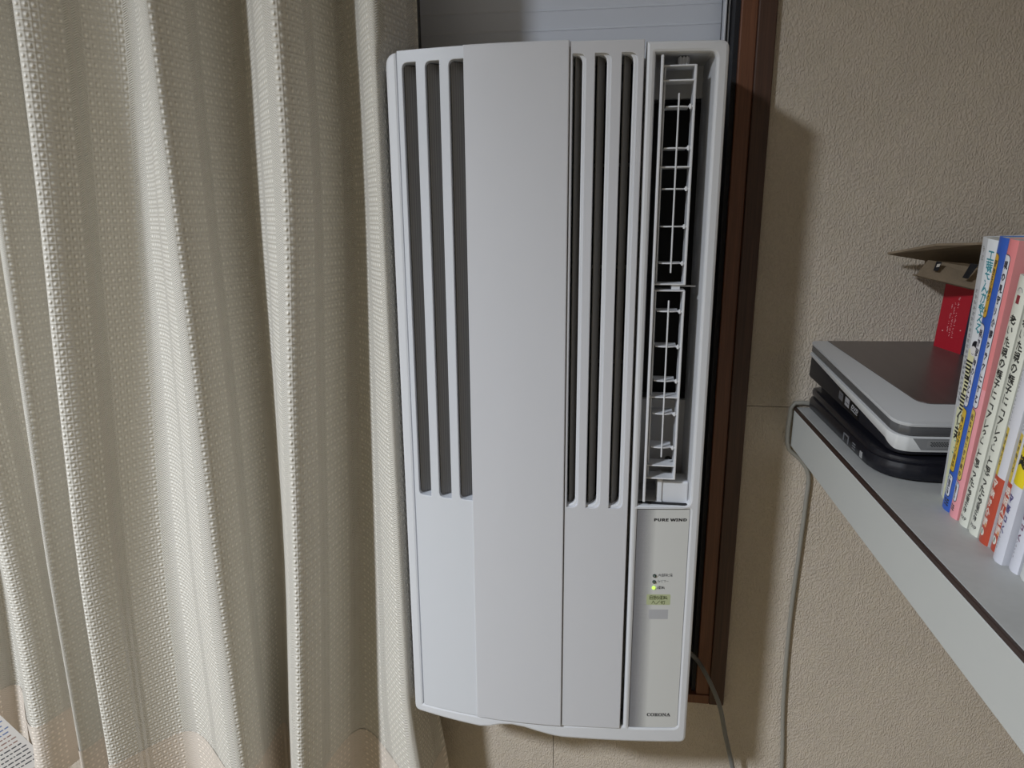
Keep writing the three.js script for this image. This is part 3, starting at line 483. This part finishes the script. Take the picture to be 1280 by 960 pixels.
book('white book with orange-red paper band, half hidden behind the protruding white book', 0.2628, 0.3580, 0.0128, 0.188, 0.128, [0.60, 0.60, 0.61], banded('親間人認護'), 0, rad(7.6));
const whiteBook = (dark) => (g, w, h, k) => {
  const Y = (mm) => h - mm * k;
  g.fillStyle = '#dcdce4'; g.fillRect(0, 0, w, h); g.fillStyle = '#ecd419'; g.fillRect(0, Y(108), w, 50 * k); g.strokeStyle = '#1d1d1a'; down(g, '本語笑', w * 0.42, Y(104), w * 0.66, 13 * k, 8);
  g.strokeStyle = dark; down(g, '家語口く', w * 0.30, Y(50), w * 0.5, 7.5 * k, 5); greek(g, w * 0.1, Y(24), w * 0.22, 17 * k, 14, '#6a626c');
};
book('white book with a yellow block and indigo characters, standing proud of its neighbours', 0.2572, 0.3728, 0.0110, 0.188, 0.128, [0.62, 0.62, 0.66], whiteBook('#4a3f78'), 0, rad(7.6));
book('white book with a yellow block and plum characters, second from right end of row', 0.2604, 0.3862, 0.0098, 0.188, 0.128, [0.62, 0.62, 0.66], whiteBook('#6b3558'), 0, rad(7.6));
book('white book with bold dark characters, cut by the right edge of the picture', 0.2612, 0.3974, 0.0120, 0.188, 0.128, [0.62, 0.62, 0.62], (g, w, h) => { g.fillStyle = '#dcdcd8'; g.fillRect(0, 0, w, h); g.strokeStyle = '#34343a'; down(g, '家族と介護', w * 0.45, h * 0.62, w * 0.5, h * 0.06, 6); }, 0, rad(7.6));

{ // thick book on the laptop, its red spine to the left
  const t = root('slim_case', 0.3575, H - 0.1485, 0.0165, 'slim case with red and navy side bearing tiny white print, standing on the silver laptop', 'case');
  t.rotation.set(rad(7.0), rad(26), 0, 'XYZ');
  const navyN = noise(14, 14, 55);
  const tex = canvas(330, 560, (g, w, h) => {
    g.fillStyle = '#b01c2c'; g.fillRect(0, 0, w, h); g.fillStyle = '#23283a'; g.fillRect(180, 0, w - 180, h);
    for (let k = 0; k < 160; k++) { g.fillStyle = rnd() > 0.5 ? '#343d52' : '#191c2a'; g.fillRect(186 + rnd() * 140, rnd() * h, 8 + rnd() * 16, 5 + rnd() * 14); }
    g.fillStyle = '#e6b4b4'; for (const [x, y0, y1] of [[62, 170, 400], [80, 150, 430], [98, 110, 440]]) for (let y = y0; y < y1; y += 9) if (rnd() > 0.3) g.fillRect(x + rnd() * 4, y, 3 + rnd() * 7, 4);
    g.fillStyle = '#f0d0cc'; g.fillRect(34, 400, 7, 7); g.fillRect(146, 360, 7, 7);
  });
  const tw = 0.062, hh = 0.0765, dd = 0.014, red = std([0.36, 0.02, 0.035], 0.45), navy = std([0.02, 0.024, 0.04], 0.5);
  part('case_body', rbox(0.0003, dd, 0, hh, 0, tw, 0.0012), navy, t);
  const g = new THREE.PlaneGeometry(tw, hh); g.rotateY(-Math.PI / 2); g.translate(0, hh / 2, tw / 2); part('printed_side', g, new THREE.MeshStandardMaterial({ map: tex, roughness: 0.45 }), t);
  part('spine', rbox(0.0002, dd + 0.0002, 0, hh, -0.0006, 0.0006, 0.0004), red, t);
}
{ // cardboard wrapper on top of it, flap pointing to the window
  const t = root('cardboard_sleeve', 0.36, H - 0.0715, 0.04, 'brown cardboard packing sleeve with an open pointed flap, resting on the red and navy case', 'packaging');
  const kraft = std([0.235, 0.178, 0.118], 0.85, { map: texture(128, 128, (u, v) => 0.9 + 0.12 * (greyF(u, v) - 0.5) + 0.1 * (grey(u, v) - 0.5), 1 / 0.1, 1 / 0.1) });
  const sheet = (pts, up, th = 0.0022) => {      // a flat panel from corner points, with real thickness
    const P = pts.map((p) => new THREE.Vector3(p[0] - 0.36, p[1] + 0.0715, p[2] - 0.04)), n = P.length, nv = new THREE.Vector3(...up).normalize().multiplyScalar(th), pos = [], tri = (a, b, c) => pos.push(...a.toArray(), ...b.toArray(), ...c.toArray());
    const Q = P.map((p) => p.clone().add(nv));
    for (let i = 1; i < n - 1; i++) { tri(P[0], P[i + 1], P[i]); tri(Q[0], Q[i], Q[i + 1]); }
    for (let i = 0; i < n; i++) { const j = (i + 1) % n; tri(P[i], P[j], Q[i]); tri(P[j], Q[j], Q[i]); }
    const g = new THREE.BufferGeometry(); g.setAttribute('position', new THREE.Float32BufferAttribute(pos, 3)); return boxUV(g);
  };
  part('pointed_flap', sheet([[0.2945, -0.0457, 0.025], [0.3400, -0.0534, 0.010], [0.4700, -0.0600, 0.010], [0.4700, -0.0310, 0.090], [0.3573, -0.0330, 0.080], [0.3274, -0.0347, 0.060]], [0, 1, -0.3]), kraft, t);
  const front = part('front_flap', sheet([[0.3258, -0.0500, 0.050], [0.3120, -0.0650, 0.060], [0.3607, -0.0768, 0.070], [0.4700, -0.0990, 0.085], [0.4700, -0.0740, 0.072], [0.3642, -0.0533, 0.060]], [0, -0.6, -1]), kraft, t);
  part('bottom_panel', sheet([[0.3300, -0.0700, 0.006], [0.3300, -0.0700, 0.058], [0.4700, -0.0735, 0.070], [0.4700, -0.0735, 0.006]], [0, 1, 0], 0.0018), kraft, t);
  part('back_flap', sheet([[0.3400, -0.0534, 0.010], [0.3400, -0.0720, 0.010], [0.4700, -0.0760, 0.010], [0.4700, -0.0600, 0.010]], [0, 0, -1]), kraft, t);
  part('slot', sheet([[0.3300, -0.0506, 0.0608], [0.3276, -0.0598, 0.0618], [0.3318, -0.0604, 0.0622], [0.3348, -0.0512, 0.0614]], [0, -0.3, -1], 0.001), blackMat, front);
  part('slot', sheet([[0.3590, -0.0520, 0.0690], [0.3520, -0.0660, 0.0715], [0.3570, -0.0672, 0.0720], [0.3660, -0.0530, 0.0700]], [0, -0.3, -1], 0.001), blackMat, front);
  part('slot_tongue', sheet([[0.3305, -0.0535, 0.0612], [0.3297, -0.0565, 0.0617], [0.3325, -0.0560, 0.0617], [0.3335, -0.0530, 0.0612]], [0, 0, 1], 0.0006), std([0.6, 0.56, 0.5], 0.8), front);
}

// ---------------------------------------------------------------- cords
const cord = (name, pts, r, color, label) => tag(part(name, tube(pts.map(([x, y, z]) => [x, y + H, z]), r, 120, 10), std(color, 0.5), scene), label, 'cable');
cord('power_cord', [[0.095, -0.556, 0.020], [0.108, -0.5600, 0.016], [0.1222, -0.5716, 0.016], [0.1312, -0.5803, 0.026], [0.1433, -0.6014, 0.034], [0.1528, -0.6245, 0.036], [0.1646, -0.6745, 0.030], [0.1794, -0.7325, 0.022], [0.1924, -0.7833, 0.018], [0.21, -0.9, 0.012], [0.215, -1.2, 0.010]], 0.0029, [0.17, 0.17, 0.165], 'grey power cord hanging from the lower right of the air conditioner');
cord('wall_cable', [[0.262, -0.2235, 0.0035], [0.2488, -0.2228, 0.0035], [0.2365, -0.2222, 0.0032], [0.2233, -0.2212, 0.0032], [0.2161, -0.2244, 0.0032], [0.2148, -0.2355, 0.0032], [0.2140, -0.2657, 0.0032], [0.2170, -0.2798, 0.0032], [0.2310, -0.2925, 0.0032], [0.2421, -0.3095, 0.0032], [0.2430, -0.3492, 0.0032], [0.2413, -0.4141, 0.0032], [0.2386, -0.5161, 0.0032], [0.2408, -0.6359, 0.0032], [0.2471, -0.7342, 0.0032], [0.249, -0.9, 0.0032], [0.249, -1.2, 0.0032]], 0.0026, [0.28, 0.265, 0.23], 'thin beige cable running over the shelf end and down the wall');

// ---------------------------------------------------------------- hanging lamp
{
  const t = root('hanging_lamp', LAMP.x, LAMP.y + 0.10, LAMP.z, 'round white hanging lamp under the ceiling, open below', 'lamp');
  const prof = [[0.0, 0.0], [0.13, 0.0], [0.13, 0.004], [0.0, 0.004]].map(([x, y]) => new THREE.Vector2(x, y));
  part('diffuser', new THREE.LatheGeometry(prof, 48), std([0.85, 0.85, 0.85], 0.5, { emissive: new THREE.Color().setRGB(0.885, 0.96, 1.06), emissiveIntensity: 2.5 }), t);
  const sh = [[0.215, -0.006], [0.217, -0.004], [0.15, 0.030], [0.04, 0.046], [0.0, 0.047], [0.0, 0.044], [0.04, 0.043], [0.148, 0.027], [0.215, -0.006]].map(([x, y]) => new THREE.Vector2(x, y));
  part('lamp_shade', new THREE.LatheGeometry(sh, 48), std([0.75, 0.74, 0.72], 0.5, { side: THREE.DoubleSide }), t);
  part('lamp_cord', new THREE.CylinderGeometry(0.006, 0.006, ROOM.top - LAMP.y - 0.10 - 0.04, 12).translate(0, 0.044 + (ROOM.top - LAMP.y - 0.144) / 2, 0), std([0.5, 0.5, 0.5], 0.5), t);
}
renderer.render(scene, camera);
